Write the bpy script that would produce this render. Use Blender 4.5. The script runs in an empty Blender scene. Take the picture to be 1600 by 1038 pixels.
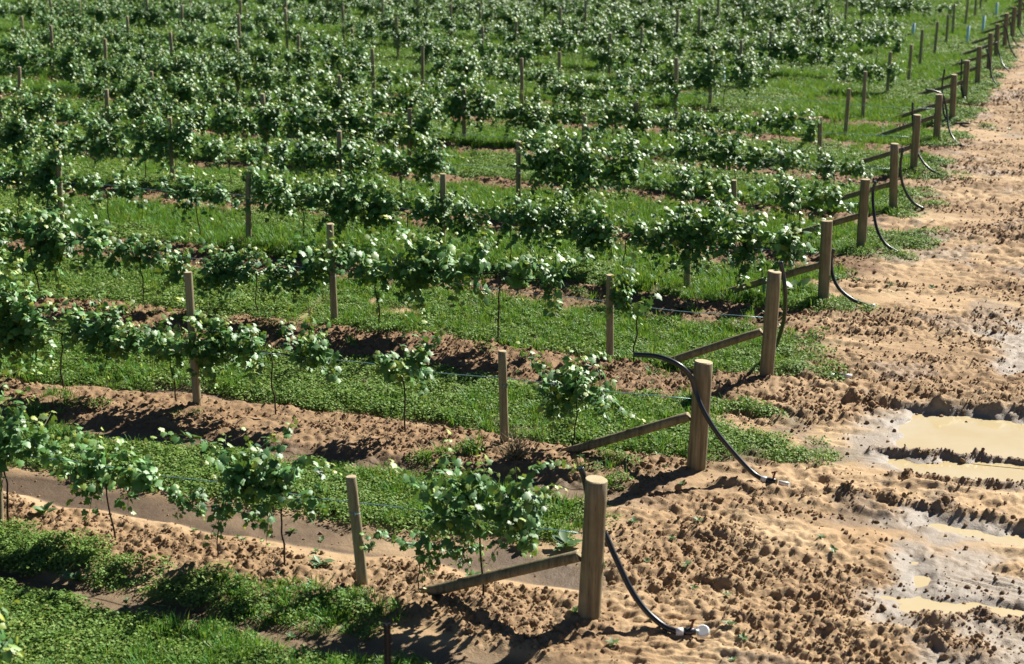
import bpy, math, random
import numpy as np
from mathutils import Vector, Matrix

rng = np.random.default_rng(7)
random.seed(7)
sc = bpy.context.scene
COL = sc.collection

# ------------------------------------------------------------------ camera, sky, sun, exposure
CAM_H = 5.6
FPX, CX, CY, YH = 2566.0, 800.0, 519.0, -205.0
PITCH = math.atan((CY - YH) / FPX)
cam = bpy.data.cameras.new('camera')
cam.sensor_width = 36.0
cam.lens = 36.0 * FPX / 1600.0
cam.clip_start = 0.2
cam.clip_end = 2000
cam.dof.use_dof = True
cam.dof.focus_distance = 17.0
cam.dof.aperture_fstop = 2.2
camo = bpy.data.objects.new('camera', cam)
COL.objects.link(camo)
camo.location = (0, 0, CAM_H)
camo.rotation_euler = (math.pi / 2 - PITCH, 0, 0)
sc.camera = camo

SUN_ROT, SUN_EL = math.radians(44), math.radians(37)
world = bpy.data.worlds.new('World')
sc.world = world
world.use_nodes = True
wn = world.node_tree.nodes
sky = wn.new('ShaderNodeTexSky')
sky.sky_type = 'NISHITA'
sky.sun_disc = False
sky.sun_elevation = SUN_EL
sky.sun_rotation = SUN_ROT
sky.air_density = 0.35
sky.dust_density = 0.0
wn['Background'].inputs[1].default_value = 0.05
world.node_tree.links.new(sky.outputs[0], wn['Background'].inputs[0])
sl = bpy.data.lights.new('sun', 'SUN')
sl.energy = 5.0
sl.angle = math.radians(0.5)
sl.color = (1.0, 0.95, 0.86)
so = bpy.data.objects.new('sun', sl)
COL.objects.link(so)
sd = Vector((math.sin(SUN_ROT) * math.cos(SUN_EL), math.cos(SUN_ROT) * math.cos(SUN_EL), math.sin(SUN_EL)))
so.rotation_euler = sd.to_track_quat('Z', 'Y').to_euler()
so.location = (30, 30, 40)
sc.view_settings.view_transform = 'Standard'
sc.view_settings.look = 'None'
sc.view_settings.exposure = 1.1
sc.view_settings.gamma = 1.0
sc.cycles.max_bounces = 4
sc.cycles.diffuse_bounces = 1
sc.cycles.transmission_bounces = 2

# ------------------------------------------------------------------ helpers
ct, st = math.cos(PITCH), math.sin(PITCH)
def ray(px, py):
    a = (px - CX) / FPX; b = -(py - CY) / FPX
    return np.array([a, ct + b * st, -st + b * ct])
def bp(px, py, z=0.0):                       # a photo direction met with the level z
    d = ray(px, py); t = (z - CAM_H) / d[2]
    return d * t + np.array([0, 0, CAM_H])
def atY(px, py, Y):                          # ... met with a given distance
    d = ray(px, py); t = Y / d[1]
    return d * t + np.array([0, 0, CAM_H])
def proj(p):
    X, Y, Z = p[0], p[1], p[2] - CAM_H
    dep = Y * ct - Z * st; up = Y * st + Z * ct
    return CX + FPX * X / dep, CY - FPX * up / dep

ONES = 'zero first second third fourth fifth sixth seventh eighth ninth tenth eleventh twelfth thirteenth fourteenth fifteenth sixteenth seventeenth eighteenth nineteenth twentieth'.split()
def nth(n):
    if n <= 20: return ONES[n]
    return {2: 'twenty', 3: 'thirty'}[n // 10] + ('-' + ONES[n % 10] if n % 10 else '')

def tag(o, label=None, cat=None, group=None, kind=None):
    if label: o['label'] = label
    if cat: o['category'] = cat
    if group: o['group'] = group
    if kind: o['kind'] = kind
    return o
def empty(name, loc, rz=0.0):
    o = bpy.data.objects.new(name, None)
    o.empty_display_size = 0.2
    o.location = loc; o.rotation_euler = (0, 0, rz)
    COL.objects.link(o)
    return o
def mesh_np(name, V, F, mats=(), smooth=True, attrs=None, matidx=None):
    """V (n,3); F (m,k) one face size"""
    V = np.asarray(V, np.float32); F = np.asarray(F, np.int32)
    me = bpy.data.meshes.new(name)
    me.vertices.add(len(V)); me.vertices.foreach_set('co', V.ravel())
    m, k = F.shape
    me.loops.add(m * k); me.loops.foreach_set('vertex_index', F.ravel())
    me.polygons.add(m)
    me.polygons.foreach_set('loop_start', np.arange(0, m * k, k, dtype=np.int32))
    me.polygons.foreach_set('loop_total', np.full(m, k, np.int32))
    me.polygons.foreach_set('use_smooth', np.full(m, smooth, bool))
    for a, arr in (attrs or {}).items():
        at = me.attributes.new(a, 'FLOAT', 'POINT'); at.data.foreach_set('value', np.asarray(arr, np.float32))
    for mt in mats: me.materials.append(mt)
    if matidx is not None: me.polygons.foreach_set('material_index', np.asarray(matidx, np.int32))
    me.update(calc_edges=True)
    return me
def obj(name, me, parent=None, loc=None):
    o = bpy.data.objects.new(name, me)
    COL.objects.link(o)
    if parent: o.parent = parent
    if loc is not None: o.location = loc
    return o
class MB:
    def __init__(s): s.v = []; s.f = []; s.mi = []
    def add(s, V, F, mi=0):
        o = len(s.v); s.v += [tuple(p) for p in V]; s.f += [tuple(i + o for i in f) for f in F]; s.mi += [mi] * len(F)
    def tube(s, pts, rad, sides=8, mi=0, caps=True, capmi=None):
        pts = [Vector(p) for p in pts]; n = len(pts)
        if not hasattr(rad, '__len__'): rad = [rad] * n
        V = []; ref = None
        for i, p in enumerate(pts):
            t = (pts[min(i + 1, n - 1)] - pts[max(i - 1, 0)]).normalized()
            if ref is None: ref = Vector((1, 0, 0)) if abs(t.x) < .8 else Vector((0, 1, 0))
            a = (ref - t * ref.dot(t)).normalized(); b = t.cross(a); ref = a
            for k in range(sides):
                an = 2 * math.pi * k / sides
                V.append(p + (a * math.cos(an) + b * math.sin(an)) * rad[i])
        F = [(i * sides + k, i * sides + (k + 1) % sides, (i + 1) * sides + (k + 1) % sides, (i + 1) * sides + k) for i in range(n - 1) for k in range(sides)]
        s.add(V, F, mi)
        if caps:
            o = len(s.v) - n * sides
            s.f.append(tuple(o + k for k in range(sides - 1, -1, -1))); s.mi.append(mi if capmi is None else capmi)
            s.f.append(tuple(o + (n - 1) * sides + k for k in range(sides))); s.mi.append(mi if capmi is None else capmi)
    def mesh(s, name, mats, smooth=True):
        me = bpy.data.meshes.new(name); me.from_pydata([tuple(p) for p in s.v], [], s.f)
        for m in mats: me.materials.append(m)
        me.polygons.foreach_set('material_index', np.array(s.mi, np.int32))
        me.polygons.foreach_set('use_smooth', np.array([smooth and len(f) <= 4 for f in s.f], bool))
        me.update()
        return me
def catmull(P, n=8):
    P = [np.array(p, float) for p in P]; P = [2 * P[0] - P[1]] + P + [2 * P[-1] - P[-2]]
    out = []
    for i in range(1, len(P) - 2):
        for t in np.linspace(0, 1, n, endpoint=False):
            a, b, c, d = P[i - 1:i + 3]
            out.append(.5 * (2 * b + (c - a) * t + (2 * a - 5 * b + 4 * c - d) * t * t + (3 * b - a - 3 * c + d) * t ** 3))
    out.append(P[-2])
    return out

# ------------------------------------------------------------------ materials
def mat(name):
    m = bpy.data.materials.new(name); m.use_nodes = True
    nt = m.node_tree
    return m, nt, nt.nodes['Principled BSDF'], nt.nodes['Material Output']
def N(nt, t, **kw):
    n = nt.nodes.new(t)
    for k, v in kw.items():
        if k in n.inputs: n.inputs[k].default_value = v
        else: setattr(n, k, v)
    return n
def ramp(nt, fac, stops):
    r = nt.nodes.new('ShaderNodeValToRGB')
    e = r.color_ramp.elements
    while len(e) < len(stops): e.new(.5)
    for el, (p, c) in zip(e, stops): el.position = p; el.color = (*c, 1)
    nt.links.new(fac, r.inputs[0]); return r.outputs[0]
def mix(nt, fac, a, b):
    m = nt.nodes.new('ShaderNodeMix'); m.data_type = 'RGBA'
    for s, v in ((m.inputs[0], fac), (m.inputs[6], a), (m.inputs[7], b)):
        if hasattr(v, 'is_linked') or hasattr(v, 'links'): nt.links.new(v, s)
        elif isinstance(v, tuple): s.default_value = (*v, 1)
        else: s.default_value = v
    return m.outputs[2]
def attr(nt, n):
    a = nt.nodes.new('ShaderNodeAttribute'); a.attribute_name = n; return a.outputs['Fac']
def mth(nt, op, a, b=None, clamp=False):
    m = nt.nodes.new('ShaderNodeMath'); m.operation = op; m.use_clamp = clamp
    for s, v in ((m.inputs[0], a), (m.inputs[1], b)):
        if v is None: continue
        if isinstance(v, (int, float)): s.default_value = v
        else: nt.links.new(v, s)
    return m.outputs[0]
def noise(nt, vec, scale, detail=4, rough=.6):
    n = nt.nodes.new('ShaderNodeTexNoise'); n.inputs['Scale'].default_value = scale
    n.inputs['Detail'].default_value = detail; n.inputs['Roughness'].default_value = rough
    if vec is not None: nt.links.new(vec, n.inputs['Vector'])
    return n.outputs['Fac']

def soil_material(name, clod=False):
    m, nt, b, out = mat(name)
    pos = nt.nodes.new('ShaderNodeNewGeometry').outputs['Position']
    n1 = noise(nt, pos, 1.1, 5); n2 = noise(nt, pos, 14, 6, .7); n3 = noise(nt, pos, 60, 4, .7)
    dry = ramp(nt, n1, [(.28, (.35, .225, .115)), (.5, (.47, .33, .185)), (.72, (.57, .425, .25))])
    dry = mix(nt, mth(nt, 'MULTIPLY', n2, .5), dry, (.27, .16, .08))
    if not clod:
        red = attr(nt, 'red')
        dry = mix(nt, red, dry, mix(nt, n2, (.23, .135, .07), (.12, .072, .038)))
        damp = attr(nt, 'damp')
        wetc = mix(nt, n1, (.070, .045, .027), (.130, .088, .052))
        c = mix(nt, damp, dry, wetc)
        c = mix(nt, mth(nt, 'MULTIPLY', attr(nt, 'crumb'), .55), c, mix(nt, n2, (.30, .18, .09), (.14, .085, .042)))
        grey = attr(nt, 'grey')
        c = mix(nt, grey, c, mix(nt, n2, (.20, .165, .13), (.31, .265, .215)))
        org = attr(nt, 'humus')
        c = mix(nt, org, c, (.055, .075, .022))
        rg = mth(nt, 'SUBTRACT', .9, mth(nt, 'MULTIPLY', mth(nt, 'ADD', damp, grey, True), .32))
        nt.links.new(rg, b.inputs['Roughness'])
    else:
        oi = nt.nodes.new('ShaderNodeObjectInfo')
        c = mix(nt, oi.outputs['Random'], mix(nt, n2, (.13, .08, .04), (.22, .13, .065)), mix(nt, .55, dry, (.22, .13, .065)))
        b.inputs['Roughness'].default_value = .9
    b.inputs['Specular IOR Level'].default_value = .3
    nt.links.new(c, b.inputs['Base Color'])
    bu = nt.nodes.new('ShaderNodeBump'); bu.inputs['Distance'].default_value = .012; bu.inputs['Strength'].default_value = .9
    nt.links.new(mth(nt, 'ADD', n2, mth(nt, 'MULTIPLY', n3, .5)), bu.inputs['Height'])
    nt.links.new(bu.outputs[0], b.inputs['Normal'])
    return m
M_SOIL = soil_material('soil')
M_CLOD = soil_material('clod', True)

def leaf_material(name, dark, mid, tipc, rough=.4, spec=.5, transl=.28, tcol=(.20, .34, .04), coat=0.0):
    m, nt, b, out = mat(name)
    r = attr(nt, 'rnd'); t = attr(nt, 'tip')
    oi = nt.nodes.new('ShaderNodeObjectInfo')
    c = mix(nt, r, dark, mid)
    c = mix(nt, mth(nt, 'MULTIPLY', oi.outputs['Random'], .35), c, (mid[0] * 1.25, mid[1] * 1.05, mid[2] * .8))
    c = mix(nt, t, c, tipc)
    nt.links.new(c, b.inputs['Base Color'])
    b.inputs['Roughness'].default_value = rough
    b.inputs['Specular IOR Level'].default_value = spec
    tr = nt.nodes.new('ShaderNodeBsdfTranslucent')
    nt.links.new(mix(nt, t, tcol, (.5, .55, .06)), tr.inputs['Color'])
    ms = nt.nodes.new('ShaderNodeMixShader'); ms.inputs[0].default_value = transl
    nt.links.new(b.outputs[0], ms.inputs[1]); nt.links.new(tr.outputs[0], ms.inputs[2])
    nt.links.new(ms.outputs[0], out.inputs['Surface'])
    return m
M_VINE = leaf_material('vine_leaf', (.012, .080, .018), (.115, .300, .070), (.44, .48, .05), .52, .58, .17)
M_CLOVER = leaf_material('clover_leaf', (.060, .165, .026), (.23, .36, .09), (.34, .33, .11), .6, .2, .25)
M_GRASS = leaf_material('grass_blade', (.024, .160, .020), (.085, .320, .040), (.34, .30, .11), .5, .3, .3)
M_WEED = leaf_material('weed_leaf', (.05, .13, .045), (.12, .22, .09), (.3, .35, .12), .5, .4, .22)

def plain(name, col, rough=.6, metal=0.0, spec=.5, var=.0):
    m, nt, b, out = mat(name)
    if var:
        pos = nt.nodes.new('ShaderNodeNewGeometry').outputs['Position']
        nn = noise(nt, pos, 30, 5)
        nt.links.new(mix(nt, mth(nt, 'MULTIPLY', nn, var), col, tuple(c * .35 for c in col)), b.inputs['Base Color'])
    else: b.inputs['Base Color'].default_value = (*col, 1)
    b.inputs['Roughness'].default_value = rough; b.inputs['Metallic'].default_value = metal
    b.inputs['Specular IOR Level'].default_value = spec
    return m
M_HOSE = plain('black_polythene', (.012, .014, .017), .38, 0, .6)
M_WHITE = plain('white_plastic', (.78, .78, .75), .4, 0, .5, .3)
M_RUST = plain('rusty_metal', (.30, .12, .05), .8, .3, .4, .8)
M_GUARD = plain('pale_blue_plastic', (.46, .76, .82), .45, 0, .5, .3)
M_WIRE = plain('galvanised_wire', (.20, .36, .39), .45, .3, .5)
M_STEEL = plain('black_steel', (.008, .011, .016), .5, 0, .2)
M_BARK = plain('vine_bark', (.065, .042, .028), .9, 0, .2, .8)
M_SHOOT = plain('green_shoot', (.14, .17, .05), .6, 0, .3, .5)
M_STRAW = plain('dry_straw', (.38, .30, .17), .8, 0, .2, .6)

def wood(name, a, bcol, cdark):
    m, nt, b, out = mat(name)
    tc = nt.nodes.new('ShaderNodeTexCoord')
    mp = nt.nodes.new('ShaderNodeMapping'); mp.inputs['Scale'].default_value = (28, 28, 1.6)
    oi = nt.nodes.new('ShaderNodeObjectInfo')
    nt.links.new(tc.outputs['Object'], mp.inputs['Vector'])
    cb = nt.nodes.new('ShaderNodeCombineXYZ'); nt.links.new(mth(nt, 'MULTIPLY', oi.outputs['Random'], 37.0), cb.inputs[0])
    va = nt.nodes.new('ShaderNodeVectorMath'); nt.links.new(mp.outputs[0], va.inputs[0]); nt.links.new(cb.outputs[0], va.inputs[1])
    n1 = noise(nt, va.outputs[0], 1.0, 6, .65)
    n2 = noise(nt, tc.outputs['Object'], 4, 5, .6)
    n3 = noise(nt, va.outputs[0], 3.2, 4, .6)
    c = ramp(nt, n1, [(.25, cdark), (.48, a), (.75, bcol)])
    c = mix(nt, ramp(nt, n2, [(.35, (0, 0, 0)), (.75, (.7, .7, .7))]), c, tuple(x * .55 for x in a))
    c = mix(nt, ramp(nt, n3, [(.62, (0, 0, 0)), (.72, (.8, .8, .8))]), c, cdark)
    nt.links.new(c, b.inputs['Base Color']); b.inputs['Roughness'].default_value = .8
    b.inputs['Specular IOR Level'].default_value = .25
    bu = nt.nodes.new('ShaderNodeBump'); bu.inputs['Distance'].default_value = .006; bu.inputs['Strength'].default_value = .7
    nt.links.new(n1, bu.inputs['Height']); nt.links.new(bu.outputs[0], b.inputs['Normal'])
    return m
M_WOOD = wood('treated_timber', (.23, .19, .11), (.38, .32, .195), (.07, .056, .034))
M_STAKE = wood('pale_timber', (.31, .26, .155), (.46, .39, .245), (.11, .09, .055))
def endgrain():
    m, nt, b, out = mat('end_grain')
    tc = nt.nodes.new('ShaderNodeTexCoord')
    w = nt.nodes.new('ShaderNodeTexWave'); w.wave_type = 'RINGS'; w.rings_direction = 'Z'
    w.inputs['Scale'].default_value = 22; w.inputs['Distortion'].default_value = 1.6
    nt.links.new(tc.outputs['Object'], w.inputs['Vector'])
    n2 = noise(nt, tc.outputs['Object'], 25, 4)
    c = mix(nt, w.outputs['Fac'], (.50, .42, .25), (.38, .30, .17))
    c = mix(nt, ramp(nt, n2, [(.5, (0, 0, 0)), (.75, (.6, .6, .6))]), c, (.2, .15, .09))
    nt.links.new(c, b.inputs['Base Color']); b.inputs['Roughness'].default_value = .85
    return m
M_END = endgrain()
def water():
    m, nt, b, out = mat('muddy_water')
    pos = nt.nodes.new('ShaderNodeNewGeometry').outputs['Position']
    n = noise(nt, pos, 1.6, 4)
    nt.links.new(ramp(nt, n, [(.35, (.52, .41, .22)), (.65, (.55, .46, .29))]), b.inputs['Base Color'])
    b.inputs['Roughness'].default_value = .06; b.inputs['Specular IOR Level'].default_value = .8
    bu = nt.nodes.new('ShaderNodeBump'); bu.inputs['Distance'].default_value = .004; bu.inputs['Strength'].default_value = .25
    nt.links.new(noise(nt, pos, 9, 3), bu.inputs['Height']); nt.links.new(bu.outputs[0], b.inputs['Normal'])
    return m
M_WATER = water()

# ------------------------------------------------------------------ the lie of the land
ST_PX = [(917, 970, 931, 750), (1085, 735, 1099, 566), (1195, 592, 1210, 425), (1285, 478, 1293, 346), (1344, 392, 1353, 281),
         (1396, 330, 1398, 225), (1427, 273, 1433, 180), (1463, 223, 1467, 148), (1487, 193, 1491, 117), (1507, 158, 1511, 95),
         (1527, 136, 1530, 73), (1545, 112, 1548, 52), (1556, 94, 1559, 38)]
AZ = math.radians(20.3)
U = np.array([-math.cos(AZ), math.sin(AZ)])      # along a row, away from its end post
Vd = np.array([math.sin(AZ), math.cos(AZ)])      # across the rows, away from the camera
ST = [bp(x, y)[:2] for x, y, _, _ in ST_PX]
while len(ST) < 19: ST.append(ST[-1] + Vd * 3.42)
O = ST[0]
NROW = len(ST)
vk = np.array([(p - O) @ Vd for p in ST])
uk = np.array([(p - O) @ U for p in ST])
VX = np.concatenate([vk[0] - 3.45 * np.arange(5, 0, -1), vk, vk[-1] + 3.42 * np.arange(1, 40)])
KX = np.concatenate([-np.arange(5, 0, -1) , np.arange(NROW), NROW - 1 + np.arange(1, 40)]).astype(float)

TAB = rng.random((512, 512)).astype(np.float32)
TB2 = rng.random((512, 512)).astype(np.float32)
TB3 = rng.random((512, 512)).astype(np.float32)
def vnoise(x, y, tab=TAB):
    xi = np.floor(x).astype(np.int64); yi = np.floor(y).astype(np.int64)
    fx = x - xi; fy = y - yi
    fx = fx * fx * (3 - 2 * fx); fy = fy * fy * (3 - 2 * fy)
    a = tab[xi & 511, yi & 511]; b = tab[(xi + 1) & 511, yi & 511]; c = tab[xi & 511, (yi + 1) & 511]; d = tab[(xi + 1) & 511, (yi + 1) & 511]
    return (a * (1 - fx) + b * fx) * (1 - fy) + (c * (1 - fx) + d * fx) * fy
def fbm(x, y, o=4, g=.5, tab=TAB):
    s = 0; a = 1; t = 0
    for i in range(o):
        s = s + a * vnoise(x * 2 ** i + 17.3 * i, y * 2 ** i + 9.1 * i, tab); t += a; a *= g
    return s / t
def lumps(x, y, cell):                        # rounded lumps of random size, one per cell
    X = x / cell; Y = y / cell
    xi = np.floor(X).astype(np.int64); yi = np.floor(Y).astype(np.int64)
    h = np.zeros_like(X)
    for dx in (-1, 0, 1):
        for dy in (-1, 0, 1):
            i = (xi + dx) & 511; j = (yi + dy) & 511
            cx = xi + dx + TAB[i, j]; cy = yi + dy + TB2[i, j]
            r = .25 + .6 * TB3[i, j] ** 1.5
            q = 1 - ((X - cx) ** 2 + (Y - cy) ** 2) / (r * r)
            h = np.maximum(h, np.sqrt(np.maximum(q, 0)) * r)
    return h * cell
def sst(a, b, x):
    t = np.clip((x - a) / (b - a), 0, 1); return t * t * (3 - 2 * t)
def poly_sd(P, x, y):                         # signed distance, positive inside
    d = np.full(x.shape, 1e9); ins = np.zeros(x.shape, bool)
    n = len(P)
    for i in range(n):
        a = P[i]; b = P[(i + 1) % n]
        ex, ey = b - a; wx = x - a[0]; wy = y - a[1]
        t = np.clip((wx * ex + wy * ey) / (ex * ex + ey * ey), 0, 1)
        d = np.minimum(d, (wx - t * ex) ** 2 + (wy - t * ey) ** 2)
        c = ((a[1] > y) != (b[1] > y)) & (x < (b[0] - a[0]) * (y - a[1]) / (b[1] - a[1] + 1e-12) + a[0])
        ins ^= c
    return np.where(ins, 1, -1) * np.sqrt(d)
def line_d(P, x, y):
    d = np.full(x.shape, 1e9)
    for a, b in zip(P[:-1], P[1:]):
        ex, ey = b - a; wx = x - a[0]; wy = y - a[1]
        t = np.clip((wx * ex + wy * ey) / (ex * ex + ey * ey), 0, 1)
        d = np.minimum(d, (wx - t * ex) ** 2 + (wy - t * ey) ** 2)
    return np.sqrt(d)
W = lambda L: [bp(x, y)[:2] for x, y in L]
PUD = [W(p) for p in (
    [(1404, 692), (1398, 668), (1432, 648), (1500, 648), (1610, 657), (1760, 668), (1760, 735), (1600, 722), (1530, 714), (1440, 703)],
    [(1385, 722), (1410, 716), (1500, 721), (1600, 727), (1760, 738), (1760, 770), (1600, 750), (1500, 745), (1430, 738)],
    [(1420, 820), (1440, 813), (1520, 820), (1600, 828), (1760, 842), (1760, 880), (1600, 852), (1500, 838)],
    [(1362, 930), (1400, 923), (1480, 931), (1600, 949), (1760, 970), (1760, 1000), (1600, 970), (1500, 962), (1420, 955)],
    [(1412, 908), (1414, 880), (1430, 866), (1448, 884), (1446, 908), (1425, 915)])]
DAMP = [W(p) for p in ([(1430, 850), (1600, 870), (1760, 900), (1760, 1100), (1400, 1060), (1440, 980), (1400, 920)], [(1340, 690), (1400, 640), (1440, 720), (1400, 760)], [(1520, 520), (1600, 500), (1700, 560), (1560, 580)])]
RIDGE = [(W(a), h, w) for a, h, w in (
    ([(1330, 628), (1420, 640), (1500, 640), (1600, 650), (1760, 662)], .085, .09),
    ([(1370, 708), (1450, 711), (1530, 718), (1600, 725), (1760, 738)], .05, .045),
    ([(1290, 778), (1340, 785), (1420, 792), (1500, 803), (1600, 818), (1760, 840)], .05, .08),
    ([(1400, 752), (1480, 756), (1600, 764), (1760, 780)], .05, .07),
    ([(1130, 760), (1190, 775), (1270, 780)], .05, .10),
    ([(1450, 965), (1540, 972), (1600, 980)], .05, .12),
    ([(1460, 1005), (1530, 1020)], .05, .15))]
ROFF = {0: .10}
def land(x, y):
    """height and surface masks of the ground"""
    x = np.asarray(x, np.float64); y = np.asarray(y, np.float64)
    u = (x - O[0]) * U[0] + (y - O[1]) * U[1]; v = (x - O[0]) * Vd[0] + (y - O[1]) * Vd[1]
    wob = (fbm(u * .5 + 5, v * .5, 3) - .5)
    k = np.interp(v + wob * .35, VX, KX)
    kr = np.round(k); p = k - kr                       # p in -.5...5 around the nearest row line
    u0 = u - np.interp(k, np.arange(NROW), uk)
    far = sst(2.0, 3.2, k); far2 = sst(7, 11, k)
    edge = u0 + (fbm(u * .9 + 40, v * .9, 3) - .5) * 1.6
    vin = sst(-.35, .45, edge)
    # bands across one row spacing
    MC = lambda q: np.interp(q, [0, 1, 2, 3], [-.01, -.08, -.20, -.33])      # where the tilled strip lies beside each row line
    HW = lambda q: np.interp(q, [-1, 0, 1, 2, 3, 8], [.13, .14, .16, .17, .16, .13])
    lip = (fbm(u * 1.7 + 11, v * 1.7, 3) - .5) * .12
    mound = sst(HW(kr) + .05, HW(kr) - .03, np.abs(p - MC(kr)) + lip)
    pl = p + lip * .55
    trk1 = np.where(kr == 0, sst(.16, .20, pl) * (1 - sst(.29, .35, pl)), np.where(kr == 1, sst(.05, .10, pl) * (1 - sst(.13, .19, pl)), 0))
    trk2 = np.where(kr <= 1, sst(-.36, -.31, p) * (1 - sst(-.24, -.19, p)), 0)
    low = np.floor(k); pp = k - low
    def alley(q, t):
        lo_ = np.where(q == 0, .37, np.where(q == 1, .135, MC(q) + HW(q) + .02)); hi_ = np.where(q == 0, .63, np.where(q == -1, .66, 1 + MC(q + 1) - HW(q + 1) - .01))
        return sst(lo_ - .03, lo_ + .04, t + lip) * (1 - sst(hi_ - .04, hi_ + .03, t + lip))
    strip = np.maximum(alley(low, pp), alley(low + 1, pp - 1))
    n_s = fbm(u * .8, v * .8 + 70, 4)
    ext = np.interp(k, [.3, .9, 1.2, 3, 6, 9, 12], [-.5, -.3, .9, .6, .5, .3, .2])
    green = strip * sst(-ext - .5, -ext + .7, edge) * sst(.36, .50, n_s + .20 * vin + .06 * far)
    t0 = np.where(kr == 0, .11, 0.0)
    tuft = sst(-.36 + t0, -.30 + t0, p) * (1 - sst(-.17 + t0 * .8, -.10 + t0 * .8, p)) * np.where(kr == 0, 1.0, 0.0) * sst(.38, .55, n_s + .14 * (kr == 0)) * sst(.9, 2.0, u0)
    farg = far2 * sst(.36, .5, fbm(u * .6 + 9, v * .6, 3) + .14 * sst(9, 13, k)) * sst(-.5, .4, edge)
    tuftm = mound * vin * (kr >= 1) * sst(.54, .64, fbm(u * 1.3 + 13, v * 1.9, 4)) * .24
    green = np.maximum(green, tuftm)
    green = np.clip(np.maximum(np.maximum(green, tuft * .5), farg * .95), 0, 1)
    # headland
    hd = 1 - vin
    band = fbm(u * .16 + 3.7, v * .85 + 1.1, 3)
    hrough = sst(.42, .51, band + .10 * (fbm(u * .9, v * 1.6 + 8, 3) - .5)) * hd
    rough = np.clip(mound * vin * (1 - .4 * far2) * np.where(kr == 0, .85, np.where(kr == 1, .75, 1.0)) + hrough * (.55 + .45 * fbm(u * 1.2, v * 1.2, 2)), 0, 1)
    smooth = 1 - rough
    # heights
    lift = np.interp(k, [1.2, 2, 3, 4, 5, 6, 8, 12], [0, .10, .19, .22, .16, .12, .05, 0]) * sst(.6, 5, u0)
    h = lift + (fbm(x * .35, y * .35, 3) - .5) * .07
    h += vin * (.03 * mound - .03 * trk1 - .03 * trk2 + .02 * strip)
    near = 1 - .6 * sst(40, 65, y)
    hl = near * rough * (lumps(x, y, .13) * .20 * sst(.35, .6, fbm(x * 1.5 + 3, y * 1.5, 2)) + lumps(x + 7, y + 3, .06) * .75 + (fbm(x * 4, y * 4, 5, .7) - .5) * .12)
    churn = hd * sst(.35, .50, fbm(u * .55 + 21, v * 1.5 + 33, 3))
    hl = hl + near * churn * ((1 - np.abs(fbm(x * 5.5 + 2, y * 5.5, 4, .6) - .5) * 4) * .045 + (fbm(u * .5, v * 4.5, 3) - .5) * .10)
    h += hl
    h += (fbm(x * 9, y * 9, 3) - .5) * (.012 + .02 * rough)
    h += lumps(x + 31, y + 11, .22) * .14 * hd * near * sst(.4, .6, fbm(x * .8, y * .8, 2))
    # tyre ripples pressed into the smooth mud of the headland
    tr = sst(.50, .60, fbm(u * .35 + 50, v * .8 + 20, 2)) * hd * (1 - hrough)
    h += tr * .009 * np.sin(2 * math.pi * (v + .25 * np.sin(u * 1.3)) / .085)
    damp = np.clip((trk1 + .8 * trk2) * vin * (1 - .5 * far) * np.maximum(sst(.34, .56, fbm(u * .45 + 3, v * .9, 3) + .10), (.45 + .9 * fbm(u * .8, v * 2.2 + 4, 4)) * (kr == 0) * (p > 0) * sst(1.3, 3.0, u0)), 0, 1)
    damp = np.maximum(damp, .55 * sst(.6, .68, fbm(x * 1.1 + 9, y * 1.1, 4)) * hd)
    grey = np.zeros_like(h)
    m = (y < 24) & (x > 1.5)
    if m.any():
        xm, ym = x[m], y[m]; hm = h[m]; hlm = hl[m]; gm = grey[m]; dm = damp[m]
        jx = xm + (fbm(xm * 3, ym * 3, 3) - .5) * .25; jy = ym + (fbm(xm * 3 + 9, ym * 3 + 5, 3) - .5) * .35
        allw = np.zeros_like(hm); rid = np.zeros_like(hm)
        for P in PUD:
            s = poly_sd(P, jx, jy)
            w = sst(-.10, .10, s)
            hm = hm * (1 - w) + w * (-.042 - .02 * sst(0, .3, s) + (fbm(xm * 3.5 + 1, ym * 5, 4) - .5) * .10 + (hm - hlm) * .2)
            gm = np.maximum(gm, sst(-.36, -.02, s + (fbm(xm * 2, ym * 2, 3) - .5) * .7))
            allw = np.maximum(allw, w)
        for P in DAMP:
            s = poly_sd(P, jx, jy) + (fbm(xm * 1.6 + 5, ym * 1.6, 3) - .5) * .9
            gm = np.maximum(gm, .85 * sst(-.15, .2, s) * sst(.40, .52, fbm(xm * 1.3, ym * 1.3 + 8, 3) + .05))
        hm = hm - hlm * .8 * gm * (1 - allw)
        for L, hh, w in RIDGE:
            d = line_d(L, jx, jy)
            g = np.exp(-(d / w) ** 2) * (.55 + .9 * fbm(xm * 5, ym * 5, 2))
            hm = hm + g * hh + g * (lumps(xm, ym, .07) * .5 + (fbm(xm * 7, ym * 7, 4, .7) - .5) * .12); rid = np.maximum(rid, g)
            gm = gm * (1 - .85 * np.clip(g, 0, 1))
        h = h.copy(); h[m] = hm; grey[m] = gm; damp[m] = dm
        rough = rough.copy(); rough[m] = np.maximum(rough[m] * (1 - allw) * (1 - .75 * gm), np.clip(rid * 1.4, 0, 1))
    blot = .7 * hd * sst(.50, .62, fbm(u * .5 + 3, v * 1.1 + 60, 4)) + .4 * hd * sst(20, 45, y)
    red = np.clip(mound * vin * np.where(kr == 0, .3, np.where(kr == 1, .75, 1.0)) + .5 * far * vin, 0, 1) * (.75 + .25 * far)
    return dict(h=h, u=u0, k=k, p=p, green=green, rough=rough, damp=damp, grey=grey * (1 - .2 * damp), red=red, hd=hd, vin=vin, far=far, strip=strip, tuft=tuft, near=near, blot=blot)
def zg(x, y):
    return float(land(np.array([x]), np.array([y]))['h'][0])

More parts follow.
